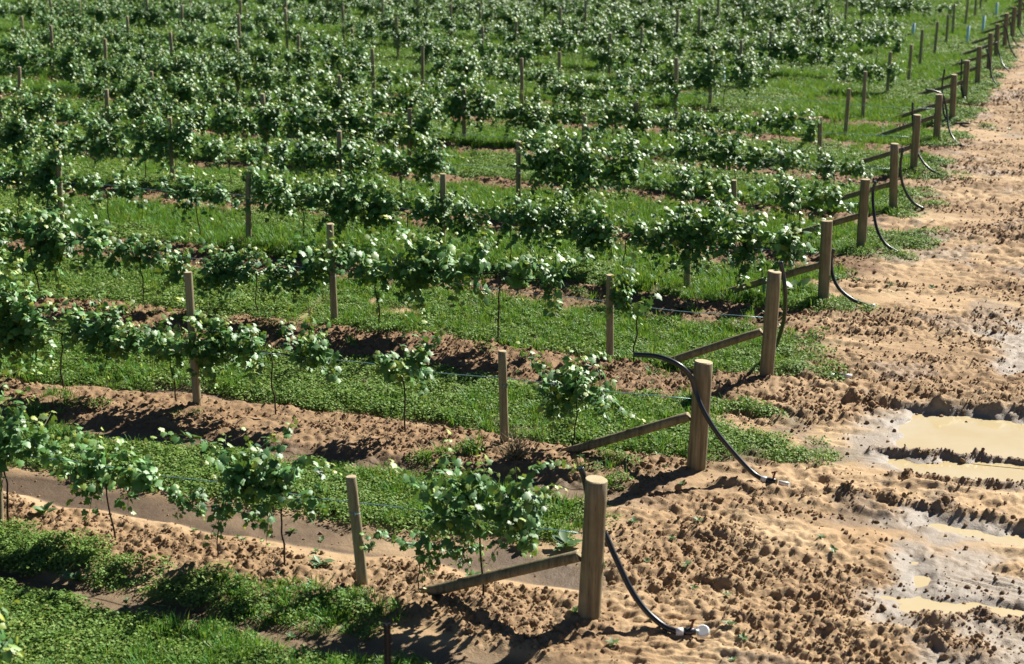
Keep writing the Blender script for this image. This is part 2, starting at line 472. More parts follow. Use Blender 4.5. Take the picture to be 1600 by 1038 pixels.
# ------------------------------------------------------------------ ground sheet
ys = 8.6 * np.exp(np.arange(0, math.log(95 / 8.6), .00165))
ys = np.concatenate([[-300, -60, -10, 2, 6, 8], ys, [98, 105, 120, 160, 260, 600]])
ss = np.linspace(-.43, .43, 780)
ss = np.concatenate([[-9, -4, -1.5, -.7, -.5], ss, [.5, .7, 1.5, 4, 9]])
Yg, Sg = np.meshgrid(ys, ss, indexing='ij')
Xg = Sg * np.maximum(Yg, 8.6)
shp = Yg.shape
L = land(Xg.ravel(), Yg.ravel())
idx = np.arange(shp[0] * shp[1]).reshape(shp)
F = np.stack([idx[:-1, :-1], idx[:-1, 1:], idx[1:, 1:], idx[1:, :-1]], -1).reshape(-1, 4)
gm = mesh_np('ground', np.stack([Xg.ravel(), Yg.ravel(), L['h']], 1), F, [M_SOIL], True,
             dict(red=L['red'], damp=L['damp'], grey=L['grey'], humus=L['green'] * .8, crumb=np.clip(L['rough'] + L['blot'], 0, 1)))
tag(obj('ground', gm), 'tilled red brown vineyard soil and churned muddy headland', 'ground', kind='structure')

# puddles
for ip_, P in enumerate(PUD):
    C = np.mean(P, 0)
    pts = [p + (p - C) / np.linalg.norm(p - C) * .18 for p in P]
    V = [(*p, -.016 - .004 * ip_) for p in pts]
    me = bpy.data.meshes.new('puddle'); me.from_pydata(V, [], [tuple(range(len(V)))]); me.materials.append(M_WATER)
    o = obj('puddle', me); tag(o, 'shallow puddle of muddy yellow water on the headland track', 'puddle', kind='structure')

# ------------------------------------------------------------------ scattered ground stuff
def scatter(name, pts, rot, scl, pick, protos, label, cat):
    me = bpy.data.meshes.new(name)
    n = len(pts)
    me.vertices.add(n); me.vertices.foreach_set('co', np.asarray(pts, np.float32).ravel())
    a = me.attributes.new('rot', 'FLOAT_VECTOR', 'POINT'); a.data.foreach_set('vector', np.asarray(rot, np.float32).ravel())
    a = me.attributes.new('scl', 'FLOAT_VECTOR', 'POINT'); a.data.foreach_set('vector', np.asarray(scl, np.float32).ravel())
    a = me.attributes.new('pick', 'INT', 'POINT'); a.data.foreach_set('value', np.asarray(pick, np.int32))
    o = obj(name, me)
    tag(o, label, cat, kind='stuff')
    c = bpy.data.collections.new(name + '_shapes')
    for i, m in enumerate(protos):
        c.objects.link(bpy.data.objects.new('%s_shape_%02d' % (name, i), m))
    ng = bpy.data.node_groups.new(name, 'GeometryNodeTree')
    ng.interface.new_socket('Geometry', in_out='INPUT', socket_type='NodeSocketGeometry')
    ng.interface.new_socket('Geometry', in_out='OUTPUT', socket_type='NodeSocketGeometry')
    gi = ng.nodes.new('NodeGroupInput'); go = ng.nodes.new('NodeGroupOutput')
    ip = ng.nodes.new('GeometryNodeInstanceOnPoints'); ci = ng.nodes.new('GeometryNodeCollectionInfo')
    ci.inputs['Collection'].default_value = c
    ci.inputs['Separate Children'].default_value = True; ci.inputs['Reset Children'].default_value = True
    ip.inputs['Pick Instance'].default_value = True
    def na(nm, t):
        q = ng.nodes.new('GeometryNodeInputNamedAttribute'); q.data_type = t; q.inputs['Name'].default_value = nm
        return q.outputs['Attribute']
    er = ng.nodes.new('FunctionNodeEulerToRotation')
    ng.links.new(na('rot', 'FLOAT_VECTOR'), er.inputs[0])
    ng.links.new(gi.outputs[0], ip.inputs['Points']); ng.links.new(ci.outputs[0], ip.inputs['Instance'])
    ng.links.new(na('pick', 'INT'), ip.inputs['Instance Index']); ng.links.new(er.outputs[0], ip.inputs['Rotation'])
    ng.links.new(na('scl', 'FLOAT_VECTOR'), ip.inputs['Scale']); ng.links.new(ip.outputs[0], go.inputs[0])
    md = o.modifiers.new('scatter', 'NODES'); md.node_group = ng
    return o

def clod_mesh(seed):
    r = np.random.default_rng(seed)
    import bmesh
    bm = bmesh.new(); bmesh.ops.create_icosphere(bm, subdivisions=2, radius=1)
    ds = r.normal(size=(9, 3)); ds /= np.linalg.norm(ds, axis=1)[:, None]; cut = r.uniform(.55, .95, 9)
    for vtx in bm.verts:
        p = np.array(vtx.co); d = ds @ p
        for q, c in zip(ds, cut):
            t = p @ q
            if t > c: p = p - q * (t - c) * .9
        p *= 1 + r.uniform(-.07, .07)
        p[2] *= .8
        vtx.co = p
    me = bpy.data.meshes.new('clod'); bm.to_mesh(me); bm.free(); me.materials.append(M_CLOD)
    return me
def sample(n, ymin, ymax, power=0.0):
    """points in the wedge of ground the photograph takes in, evenly per square metre (power=0) or denser near the camera"""
    y = []
    w = rng.random(n)
    e = 2.0 - power
    y = (ymin ** e + w * (ymax ** e - ymin ** e)) ** (1 / e)
    x = (rng.random(n) * 2 - 1) * (.37 * y + .5)
    return x, y

x, y = sample(480000, 9, 70, 1.5)
Ld = land(x, y)
keep = rng.random(len(x)) < (Ld['rough'] ** 1.3 * .75 + .07 * Ld['hd'] + .03) * (1 - .9 * Ld['green']) * (.25 + .75 * sst(.4, .6, fbm(x * 1.6, y * 1.6, 2)))
x, y, h = x[keep], y[keep], Ld['h'][keep]
n = len(x)
s = .0045 + .017 * rng.random(n) ** 3.5 + .00022 * y
s *= np.where(rng.random(n) < .025, rng.uniform(1.4, 2.1, n), 1)
print('clods', n)
scatter('soil_clods', np.stack([x, y, h + s * .15], 1), rng.random((n, 3)) * [6.28, 6.28, 6.28], np.stack([s * rng.uniform(.8, 1.3, n), s * rng.uniform(.8, 1.2, n), s * rng.uniform(.7, 1.1, n)], 1),
        rng.integers(0, 7, n), [clod_mesh(i) for i in range(7)], 'loose brown clods and crumbs of tilled soil', 'soil clods')

def leaf_cloud(C, Nn, T, S, tmpl, faces, rnd, tip, bend=None):
    """leaves at C with normals Nn, tip directions T, sizes S -> V,F,attrs"""
    T = T - Nn * np.sum(T * Nn, 1)[:, None]; T /= np.linalg.norm(T, axis=1)[:, None] + 1e-9
    B = np.cross(T, Nn)
    P = tmpl[None] * S[:, None, None]
    V = C[:, None] + P[..., 0:1] * B[:, None] + P[..., 1:2] * T[:, None] + P[..., 2:3] * Nn[:, None]
    nv = len(tmpl); n = len(C)
    F = (faces[None] + (np.arange(n) * nv)[:, None, None]).reshape(-1, faces.shape[1])
    return V.reshape(-1, 3), F, dict(rnd=np.repeat(rnd, nv), tip=np.repeat(tip, nv))
def unit(a): return a / (np.linalg.norm(a, axis=-1)[..., None] + 1e-9)

CL_T = np.array([(-.5, .25, .05), (-.42, .8, .0), (0, 1.0, -.05), (.42, .8, 0), (.5, .25, .05), (0, 0, 0)], float)
CL_F = np.array([(5, 4, 3), (5, 3, 2), (5, 2, 1), (5, 1, 0)])
def clover_mesh(seed, n=120, R=.13, H=.065, size=.0175):
    r = np.random.default_rng(seed)
    rr = R * np.sqrt(r.random(n)); an = r.random(n) * 6.283
    z = H * (1 - (rr / R) ** 2 * .7) * r.uniform(.45, 1.1, n)
    C = np.stack([rr * np.cos(an), rr * np.sin(an), z], 1)
    Nn = unit(np.stack([np.cos(an) * rr / R * .5, np.sin(an) * rr / R * .5, np.ones(n)], 1) + r.normal(0, .38, (n, 3)))
    T = unit(np.stack([np.cos(an), np.sin(an), -.1 * np.ones(n)], 1) + r.normal(0, .7, (n, 3)))
    V, Fc, A = leaf_cloud(C, Nn, T, size * r.uniform(.6, 1.3, n), CL_T, CL_F, r.random(n), (r.random(n) < .06) * r.random(n))
    return mesh_np('clover_tuft', V, Fc, [M_CLOVER], False, A)
def grass_mesh(seed, n=30, R=.08, H=.125, w=.0035, tipp=.13):
    r = np.random.default_rng(seed)
    V = []; Fc = []; rn = []; tp = []
    for i in range(n):
        a = r.random() * 6.283; q = R * math.sqrt(r.random()); b = np.array([q * math.cos(a), q * math.sin(a), -.01])
        d = a + r.normal(0, .8); out = np.array([math.cos(d), math.sin(d), 0]); sd_ = np.array([-math.sin(d), math.cos(d), 0])
        hh = H * r.uniform(.45, 1.15); lean = r.uniform(.1, .75); ww = w * r.uniform(.7, 1.4)
        o = len(V); c = r.random(); t = r.random() if r.random() < tipp else 0
        for f, wd in ((0, 1), (.45, .95), (.8, .6), (1.0, 0.08)):
            p = b + out * hh * lean * f ** 1.8 + np.array([0, 0, hh * (f - .28 * lean * f ** 2.5)])
            V += [p - sd_ * ww * wd, p + sd_ * ww * wd]; rn += [c, c]; tp += [t, t]
        for j in range(3): Fc.append((o + 2 * j, o + 2 * j + 1, o + 2 * j + 3, o + 2 * j + 2))
    return mesh_np('grass_tuft', V, Fc, [M_GRASS], True, dict(rnd=rn, tip=tp))
WD_T = np.array([(0, 0, 0), (-.13, .3, .03), (.13, .3, .03), (-.15, .65, .0), (.15, .65, .0), (0, 1, -.12), (0, .35, -.02), (0, .65, -.04)], float)
WD_F = np.array([(0, 2, 6), (0, 6, 1), (6, 2, 4), (6, 4, 7), (6, 7, 3), (6, 3, 1), (7, 4, 5), (7, 5, 3)])
def weed_mesh(seed, n=11, size=.10):
    r = np.random.default_rng(seed)
    an = np.arange(n) * 2.4 + r.normal(0, .3, n); up = r.uniform(.15, .9, n)
    T = unit(np.stack([np.cos(an), np.sin(an), up], 1)); Nn = unit(np.stack([-np.cos(an) * up, -np.sin(an) * up, np.ones(n)], 1) + r.normal(0, .15, (n, 3)))
    C = np.zeros((n, 3)); C[:, 2] = r.uniform(0, .03, n)
    V, Fc, A = leaf_cloud(C, Nn, T, size * r.uniform(.5, 1.2, n), WD_T * [1.5, 1, 1], WD_F, r.random(n), (r.random(n) < .1) * .6)
    return mesh_np('weed_rosette', V, Fc, [M_WEED], True, A)

x, y = sample(190000, 9, 80, 1.0)
Ld = land(x, y)
patch = fbm(x * .5 + 30, y * .5 + 2, 3)
tall = sst(-.5, .6, Ld['u']) * np.clip(sst(.44, .56, patch) * .55 + .5 * Ld['far'] * sst(.40, .52, patch + .04) + .3 * (Ld['tuft'] > .3) * (.3 + patch), 0, 1)     # where long grass beats clover
g = Ld['green'] * (Ld['grey'] < .3)
dens = sst(.08, .6, g) * (1 - .72 * sst(.3, -.3, Ld['u']) * (Ld['k'] < 6)) * (.72 + .28 * sst(.35, .55, fbm(x * 2.2, y * 2.2, 2)))
r1 = rng.random(len(x))
isg = rng.random(len(x)) < tall
kc = (r1 < dens) & ~isg
kg = (r1 < dens * .95) & isg
def place(mask, base, grow):
    n = mask.sum(); s = base * rng.uniform(.65, 1.35, n) * (1 + grow * np.clip(y[mask] - 14, 0, 60))
    return np.stack([x[mask], y[mask], Ld['h'][mask]], 1), np.stack([rng.normal(0, .12, n), rng.normal(0, .12, n), rng.random(n) * 6.283], 1), s[:, None] * np.ones(3), n
pts, rot, s3, n = place(kc, 1.0, .020); print('clover', n)
scatter('clover_cover', pts, rot, s3, rng.integers(0, 6, n), [clover_mesh(50 + i) for i in range(6)], 'low green clover covering the alleys between the vine rows', 'ground cover')
pts, rot, s3, n = place(kg, .85, .015); s3[:, 2] *= rng.uniform(.7, 1.3, n) * (1 - .4 * (Ld['tuft'][kg] > .3)); print('grass', n)
scatter('grass_cover', pts, rot, s3, rng.integers(0, 6, n), [grass_mesh(70 + i) for i in range(6)], 'longer green grass growing in strips between the vine rows', 'grass')
# sparse seedlings on bare soil
x, y = sample(16000, 9.5, 45, 1.0)
Ld = land(x, y)
kw = rng.random(len(x)) < .16 * (1 - Ld['green']) * (Ld['grey'] < .1) * sst(.46, .62, fbm(x * .6 + 3, y * .6, 3)) * (1 - .75 * Ld['hd'] * sst(.5, 1.4, -Ld['u'])) * np.where(Ld['u'] < -2.2, 0, 1) + .02 * (Ld['far'] > .5) * (Ld['hd'] < .2)
kw &= ~((Ld['hd'] > .5) & (rng.random(len(x)) < .6))
pts, rot, s3, n = place(kw, .5, .014); print('weeds', n)
scatter('weed_seedlings', pts, rot, s3, rng.integers(0, 5, n), [weed_mesh(90 + i) for i in range(5)], 'scattered small green weed seedlings on bare soil', 'weeds')

# ------------------------------------------------------------------ posts
def post_mesh(name, base, top, r0, r1, sides=20, timber=None):
    """timber post between two points given in its own frame"""
    base = Vector(base); top = Vector(top); t = (top - base); Ln = t.length; t.normalize()
    a = (Vector((0, 1, 0)) - t * t.y).normalized() if abs(t.y) < .9 else (Vector((1, 0, 0)) - t * t.x).normalized()
    b = t.cross(a)
    nr = 9; V = []; F = []; mi = []
    ph = random.random() * 6
    for i in range(nr):
        f = i / (nr - 1); c = base + t * (Ln * f) + (a * math.sin(ph + f * 3) + b * math.cos(ph * 2 + f * 2.3)) * r0 * .07
        for k in range(sides):
            an = 2 * math.pi * k / sides
            rr = (r0 + (r1 - r0) * f) * (1 + .025 * math.sin(3 * an + ph) + random.uniform(-.012, .012))
            V.append(c + (a * math.cos(an) + b * math.sin(an)) * rr)
    for i in range(nr - 1):
        for k in range(sides):
            F.append((i * sides + k, i * sides + (k + 1) % sides, (i + 1) * sides + (k + 1) % sides, (i + 1) * sides + k)); mi.append(0)
    o = len(V); c = top
    tilt = Vector((random.uniform(-.06, .06), random.uniform(-.06, .06), 0))
    for k in range(sides):                             # a worn rim, then the sawn face
        an = 2 * math.pi * k / sides
        V.append(c + t * (r1 * .10 + (a * math.cos(an) + b * math.sin(an)).dot(tilt) * r1) + (a * math.cos(an) + b * math.sin(an)) * r1 * .92)
    for k in range(sides): F.append((o - sides + k, o - sides + (k + 1) % sides, o + (k + 1) % sides, o + k)); mi.append(1)
    F.append(tuple(o + k for k in range(sides))); mi.append(1)
    F.append(tuple(sides - 1 - k for k in range(sides))); mi.append(1)
    me = bpy.data.meshes.new(name); me.from_pydata([tuple(p) for p in V], [], F)
    me.materials.append(timber or M_WOOD); me.materials.append(M_END)
    me.polygons.foreach_set('material_index', np.array(mi, np.int32))
    me.polygons.foreach_set('use_smooth', np.array([m == 0 for m in mi], bool))
    me.update(); return me

ST_LABEL = {0: 'thick round end post nearest the camera with diagonal brace at the front row',
            1: 'thick end post with black hose crossing its face, between two others',
            2: 'end post with hose hanging straight behind it, third along the line from the front'}
ST_WORLD = []
RADS = [.088, .092, .078, .077, .076, .072]
for i in range(NROW):
    p = ST[i]; z = zg(*p)
    if i < len(ST_PX):
        x, y, tx, ty = ST_PX[i]
        T = atY(tx, ty, p[1]); top = Vector((T[0] - p[0], 0, T[2] - z))
    else: top = Vector((random.uniform(-.03, .05), 0, 1.08 + random.uniform(-.05, .06)))
    r = RADS[min(i, 5)] * random.uniform(.97, 1.03)
    e = empty('end_post', (p[0], p[1], z))
    tag(e, ST_LABEL.get(i, 'thick timber end post with low brace, %s along the line from the front' % nth(i + 1)), 'end post', 'braced end posts lining the headland')
    obj('post', post_mesh('end_post_timber', (-.02 * top.x, 0, -.3), top, r * 1.03, r * .97), e)
    bl = 1.38 + random.uniform(-.08, .08); bz = .50 + random.uniform(-.04, .03)
    foot = p + U * bl; fz = zg(*foot) - z
    A = Vector((U[0] * r * .8, U[1] * r * .8, bz)); B = Vector((U[0] * bl, U[1] * bl, fz - .03))
    obj('brace', post_mesh('brace_timber', B, A, .046, .046, 14), e)
    ST_WORLD.append((p, z, top, r))

# intermediate posts: (row, photo column, photo row of the top) where the photo shows them; else at their regular spacing
KNOWN = {0: [(570, 745, -22), (-4, 700, 0)], 1: [(790, 549, -5), (309, 425, -15)], 2: [(953, 430, 0), (524, 350, -8)], 3: [(1073, 372, 2), (691, 272, 1), (388, 268, 0), (98, 235, -8)],
         4: [(1147, 282, 0), (810, 221, 0), (530, 205, 0), (272, 184, -7)], 5: [(1222, 238, 0), (913, 177, 0), (640, 170, 0), (417, 147, -7), (170, 140, -4), (4, 150, -4)],
         6: [(1281, 183, 0), (994, 160, 1), (725, 140, 0), (537, 118, -7), (240, 112, -4), (30, 105, 0)]}
def row_at_column(k, px):
    lo, hi = -1.0, 90.0
    for _ in range(50):
        m = .5 * (lo + hi); q = ST[k] + U * m
        if proj((q[0], q[1], 0))[0] > px: lo = m
        else: hi = m
    return lo
POSTS = []
for k in range(NROW):
    if k in KNOWN:
        for px, ty, lean in KNOWN[k]:
            uu = row_at_column(k, px); q = ST[k] + U * uu; z = zg(*q)
            T = atY(px + lean, ty, q[1]); H = T[2] - z
            POSTS.append((k, uu, q, z, float(np.clip(H, .8, 1.45)), T[0] - q[0]))
    else:
        j = 0
        while True:
            uu = 1.9 + 3.72 * j + (random.uniform(-.12, .12)); q = ST[k] + U * uu
            if q[0] < -.335 * q[1] - .3: break
            z = zg(*q)
            POSTS.append((k, uu, q, z, random.uniform(1.2, 1.5) if j else random.uniform(1.0, 1.12), random.uniform(-.05, .05)))
            j += 1
cnt = {}
PL = {(0, 1): 'slim round trellis post left of the front brace, leaning away from it',
      (0, 2): 'trellis post cut by the left edge of the picture in the front row',
      (1, 1): 'slim trellis post standing beside the dry twig tussock in the second row',
      (1, 2): 'tall trellis post wrapped in vine leaves on its upper half, second row left'}
for k, uu, q, z, H, dx in POSTS:
    cnt[k] = cnt.get(k, 0) + 1
    e = empty('trellis_post', (q[0], q[1], z))
    tag(e, PL.get((k, cnt[k]), 'slim timber trellis post in the %s row from the front, %s from its end post' % (nth(k + 1), nth(cnt[k]))), 'trellis post', 'slim timber posts along the vine rows')
    obj('post', post_mesh('trellis_post_timber', (0, 0, -.25), (dx, 0, H), .046, .043, 14, M_STAKE), e)
    if k < 7:
        mb = MB(); f = .62 / H
        mb.tube([(dx * f, -.050, .60), (dx * f, -.056, .62), (dx * f, -.050, .64)], .004, 5)
        mb.tube([(dx * f - .047, -.02, .62), (dx * f - .03, -.045, .622), (dx * f, -.054, .62), (dx * f + .03, -.045, .618), (dx * f + .047, -.02, .62)], .0025, 5)
        obj('wire_staple', mb.mesh('wire_staple', [M_WIRE]), e)

# dark steel picket at the bottom edge, in the row in front of the first
_lo = [ST[0] - Vd * 3.45 + U * m for m in np.arange(0, 4, .01)]
q = min(_lo, key=lambda t: abs(proj((t[0], t[1], 0))[0] - 613)); z = zg(*q); Tp = atY(613, 975, q[1])
mb = MB()
Hh = Tp[2] - z
for a in range(3):
    an = a * 2.094 + .5; c, s_ = math.cos(an) * .022, math.sin(an) * .022
    t = .004
    nx, ny = -math.sin(an) * t, math.cos(an) * t
    V = [(nx, ny, -.2), (-nx, -ny, -.2), (c - nx, s_ - ny, -.2), (c + nx, s_ + ny, -.2)]
    V += [(p[0], p[1], Hh) for p in V]
    mb.add(V, [(0, 1, 2, 3), (7, 6, 5, 4), (0, 4, 5, 1), (1, 5, 6, 2), (2, 6, 7, 3), (3, 7, 4, 0)])
for i in range(6): mb.tube([(-.004, -.022, Hh - .06 - i * .09), (.004, -.024, Hh - .06 - i * .09)], .004, 6)
o = obj('star_picket', mb.mesh('star_picket', [M_STEEL], False)); o.location = (q[0], q[1], z)
tag(o, 'dark steel star picket standing at the bottom edge in front of the brace', 'picket')

# ------------------------------------------------------------------ hoses
HOSE = {
 0: ([(907, 731), (913, 748), (920, 780), (930, 812), (945, 834), (962, 872), (985, 920), (1010, 955), (1038, 979), (1060, 988)], 5, True),
 1: ([(994, 566), (1030, 563), (1060, 570), (1078, 588), (1087, 612), (1098, 640), (1120, 676), (1150, 712), (1175, 738), (1193, 750)], 5, True),
 2: ([(1220, 409), (1224, 430), (1227, 462), (1225, 498), (1218, 525), (1211, 545)], 3, False),
 3: ([(1303, 389), (1299, 405), (1301, 430), (1312, 452), (1335, 470), (1363, 479)], 2, True),
 4: ([(1368, 283), (1364, 300), (1365, 330), (1371, 360), (1384, 382), (1404, 395)], 2, False),
 5: ([(1411, 231), (1407, 260), (1411, 290), (1425, 315), (1444, 327)], 2, False),
 6: ([(1426, 160), (1426, 185), (1430, 226), (1440, 250), (1455, 266), (1470, 273)], 3, False),
 7: ([(1446, 140), (1462, 143), (1474, 151), (1479, 175), (1484, 205), (1497, 225), (1515, 231)], 4, False),
 8: ([(1476, 108), (1472, 140), (1476, 182), (1489, 192), (1516, 193)], 2, False),
 9: ([(1503, 92), (1502, 130), (1506, 153), (1525, 160)], 2, False),
 10: ([(1541, 75), (1546, 92), (1549, 118), (1559, 135)], 2, False),
 11: ([(1556, 66), (1561, 84), (1567, 101), (1576, 111)], 2, False),
 12: ([(1566, 35), (1573, 48), (1576, 66), (1580, 78), (1589, 92)], 2, False)}
HL = {0: 'black hose running down from the nearest end post to a white capped fitting',
      1: 'black hose arching over from the vines and across the second end post',
      2: 'short black hose hanging in a bow behind the third end post',
      3: 'black hose curving down from the fourth end post to a small white tip',
      6: 'black hose with its end poking up beside the seventh end post',
      7: 'black hose bent over the top of the eighth end post'}
HG = 'black irrigation hoses at the end posts'
for i, (tr, na, fit) in HOSE.items():
    p, z, top, r = ST_WORLD[i]
    ge = bp(*tr[-1]); gz = zg(ge[0], ge[1]); ge = bp(*tr[-1], gz + .02)
    pts = []; n = len(tr)
    Yp = p[1] + (-r - .03 if i in (1,) else r + .03)
    for j, (a, b) in enumerate(tr):
        f = 0 if j < na - 1 else (j - na + 1) / (n - na)
        pts.append(atY(a, b, Yp + (ge[1] - Yp) * f) if j < n - 1 else ge)
    if i == 1: pts[0][1] += .25; pts[1][1] += .12
    e = empty('irrigation_hose', tuple(ge))
    tag(e, HL.get(i, 'black hose sagging from the %s end post from the front to the mud' % nth(i + 1)), 'hose', HG)
    lp = [Vector(q) - Vector(ge) for q in catmull(pts, 6)]
    mb = MB(); mb.tube(lp, .024 if i < 6 else .022, 12)
    obj('pipe', mb.mesh('hose_pipe', [M_HOSE]), e)
    if fit:
        d = Vector(ge) - Vector(pts[-2]); d.z = 0; d.normalize(); w = Vector((0, 0, .004))
        if i == 0: d = Vector((1, .05, 0)).normalized()
        mb = MB(); mb.tube([w - d * .02, w + d * .035], .031, 14); obj('collar', mb.mesh('hose_collar', [M_WHITE]), e)
        if i < 2:
            mb = MB(); mb.tube([w + d * .035, w + d * .06, w + d * .13], [.026, .032, .030], 14); obj('coupling', mb.mesh('hose_coupling', [M_HOSE]), e)
            mb = MB(); c = w + d * (.185 if i == 0 else .17)
            if i == 0:
                t = Vector((-.15, -.55, .8)).normalized()
                mb.tube([c - t * .012, c + t * .008, c + t * .014], [.052, .052, .042], 24)
                mb.tube([c - d * .075, c - d * .03], .016, 10)
            else: mb.tube([c - d * .01, c + d * .09], .024, 14)
            obj('end_cap', mb.mesh('hose_end_cap', [M_WHITE]), e)
            mb = MB(); b = w + d * .10
            mb.tube([b, b + Vector((.0, .0, .05)), b + Vector((.012, 0, .09))], [.012, .01, .01], 8); mb.tube([b + Vector((-.02, 0, .085)), b + Vector((.035, .01, .10))], .009, 8)
            obj('tap', mb.mesh('hose_tap', [M_RUST]), e)
# the far end posts: short loops
for i in range(13, NROW):
    p, z, top, r = ST_WORLD[i]
    b = np.array([p[0], p[1], z]); Hh = top.z
    pts = [b + (.02, r, Hh * .95), b + (r + .06, .02, Hh * .7), b + (r + .12, -.02, Hh * .35), b + (.38, -.1, .08), b + (.6, -.15, .02)]
    e = empty('irrigation_hose', tuple(pts[-1]))
    tag(e, 'black hose sagging from the %s end post from the front to the mud' % nth(i + 1), 'hose', HG)
    mb = MB(); mb.tube([Vector(q) - Vector(pts[-1]) for q in catmull(pts, 6)], .022, 8); obj('pipe', mb.mesh('hose_pipe', [M_HOSE]), e)

# white pipe tee left lying on the mud
q = bp(1311, 593); z = zg(q[0], q[1])
z = max(zg(q[0] + a, q[1] + b) for a in (-.1, 0, .12) for b in (-.04, 0))
e = empty('pipe_tee', (q[0], q[1], z + .012)); tag(e, 'white pipe tee with rusty riser lying on the mud right of an end post', 'pipe fitting')
mb = MB(); mb.tube([(-.125, 0, 0), (-.05, .005, .01)], [.026, .028], 14); mb.tube([(.03, 0, .008), (.14, -.005, -.004)], [.028, .03], 14); obj('sleeve', mb.mesh('tee_sleeve', [M_WHITE]), e)
mb = MB(); mb.tube([(-.05, .005, .01), (.03, 0, .008)], .034, 12); obj('coupling', mb.mesh('tee_coupling', [M_HOSE]), e)
mb = MB(); mb.tube([(-.01, 0, .03), (-.012, 0, .09), (-.006, 0, .12)], [.016, .012, .014], 10); obj('riser', mb.mesh('tee_riser', [M_RUST]), e)

# ------------------------------------------------------------------ trellis wires
WZ = .63
for k in range(-1, 8):
    base = ST[k] if k >= 0 else ST[0] - Vd * 3.45
    ln = 9.5 + 1.6 * k if k >= 0 else 9.5
    pts = []
    for f in np.linspace(0, 1, 40):
        q = base + U * (.05 + f * ln); pts.append((q[0], q[1], (zg(*(base + U * (round(f * ln / 3.7) * 3.7 + .05))) if False else np.interp(k, [1.2, 2, 3, 4, 5, 6, 8], [0, .10, .19, .22, .16, .12, .05]) * float(sst(.6, 5, np.float64(f * ln)))) + .09 + WZ - .02 * math.sin(f * 20) ** 2))
    mb = MB(); mb.tube(pts, .004, 5)
    o = obj('trellis_wire', mb.mesh('trellis_wire', [M_WIRE]))
    tag(o, 'thin bluish wire strung along the %s row from the front' % nth(k + 1) if k >= 0 else 'thin bluish wire crossing the grass at the bottom left corner', 'wire', 'trellis wires along the rows')

# ------------------------------------------------------------------ vines
out = [(0, 0), (.20, -.20), (.47, -.10), (.56, .12), (.42, .22), (.60, .46), (.40, .58), (.26, .66), (.14, .86), (0, 1.0)]
outl = out + [(-a, b) for a, b in out[-2:0:-1]]
LT = np.array([(0, .28, 0.04)] + [(a, b, -.38 * a * a - .16 * (b - .28) ** 2) for a, b in outl], float)
nO = len(outl)
LF = np.array([(0, 1 + (i + 1) % nO, 1 + i) for i in range(nO)])
def vine_meshes(seed, w, nsh, slen, lsize=.082, up=.6, droop=.5, dens=.042, side=.12, lop=0.0, nsp=5, low=-.7):
    """foliage, shoots and trunk of one vine; x runs along the row"""
    r = np.random.default_rng(seed)
    C = []; T = []; Nn = []; S = []; tip = []
    sb = MB()
    tz = .67
    spur = np.clip(np.linspace(-1, 1, nsp) * .9 + r.normal(0, .12, nsp), -1, 1)
    vig = r.uniform(.55, 1.25, nsp)
    for i in range(nsh):
        j_ = r.choice(nsp, p=vig / vig.sum())
        x0 = float(np.clip(spur[j_] + r.normal(0, .09), -1.05, 1.05)) * w
        p = np.array([x0, r.normal(0, .05), tz + r.normal(0, .05)])
        hang = r.random() < droop
        d = unit(np.array([r.normal(0, .5), r.normal(0, .60 if hang else .42), (r.uniform(low, .4) if hang else up + r.normal(0, .3))])[None])[0]
        Lg = slen * (r.uniform(.45, 1.1) if r.random() > .14 else r.uniform(1.2, 1.65)) * vig[j_] * (.75 if hang else 1); st_ = dens; nst = max(4, int(Lg / st_))
        pl = [p.copy()]
        sidev = 1
        for j in range(nst):
            d = unit((d + r.normal(0, .14, 3) + np.array([0, 0, -.045 if not hang else -.10]))[None])[0]
            p = p + d * st_; pl.append(p.copy())
            f = j / nst
            for _ in range(2 if f < .75 else 1):
                sidev = -sidev
                hz = unit(np.cross(d, [0, 0, 1])[None])[0] * sidev
                pet = unit((hz + d * r.uniform(-.2, .5) + r.normal(0, .45, 3) + [0, 0, .25])[None])[0]
                sz = lsize * (1.0 - .55 * f ** 2) * r.uniform(.6, 1.2)
                if r.random() < .12: continue
                C.append(p + pet * sz * r.uniform(.35, .95))
                nn = unit((pet * .55 + np.array([-.36, 0, .66]) + r.normal(0, .42, 3))[None])[0]
                Nn.append(nn); T.append(pet * .8 + np.array([0, 0, -.8]) + r.normal(0, .2, 3)); S.append(sz)
                tip.append(np.clip((f - .62) * 2.6, 0, 1) * r.uniform(.3, 1) + (.6 * r.random() if r.random() < .10 else 0))
        sb.tube(pl[::2] + ([pl[-1]] if len(pl) % 2 == 0 else []), np.linspace(.0045, .0016, len(pl[::2]) + (1 if len(pl) % 2 == 0 else 0)).tolist(), 5)
    C, T, Nn, S = map(np.array, (C, T, Nn, S))
    V, Fc, A = leaf_cloud(C, Nn, T, S, LT, LF, r.random(len(C)), np.array(tip))
    fol = mesh_np('vine_foliage', V, Fc, [M_VINE], True, A)
    sho = sb.mesh('vine_shoots', [M_SHOOT])
    tb = MB(); pts = [(0, 0, -.05)]; x_ = y_ = 0
    for z in np.linspace(.1, tz, 7):
        x_ += r.normal(0, .012); y_ += r.normal(0, .01); pts.append((x_, y_, z))
    tb.tube(catmull(pts, 4), np.linspace(.0095, .007, 29).tolist(), 7)
    for sg in (-1, 1):
        ww = w * .75 * sg
        tb.tube(catmull([(x_, y_, tz - .03), (x_ + ww * .15, y_ * .6, tz + .01), (ww * .5, .01, tz + r.normal(0, .01)), (ww, 0, tz)], 4), np.linspace(.008, .005, 13).tolist(), 6)
    tr = tb.mesh('vine_trunk', [M_BARK])
    return fol, sho, tr
VAR = {}
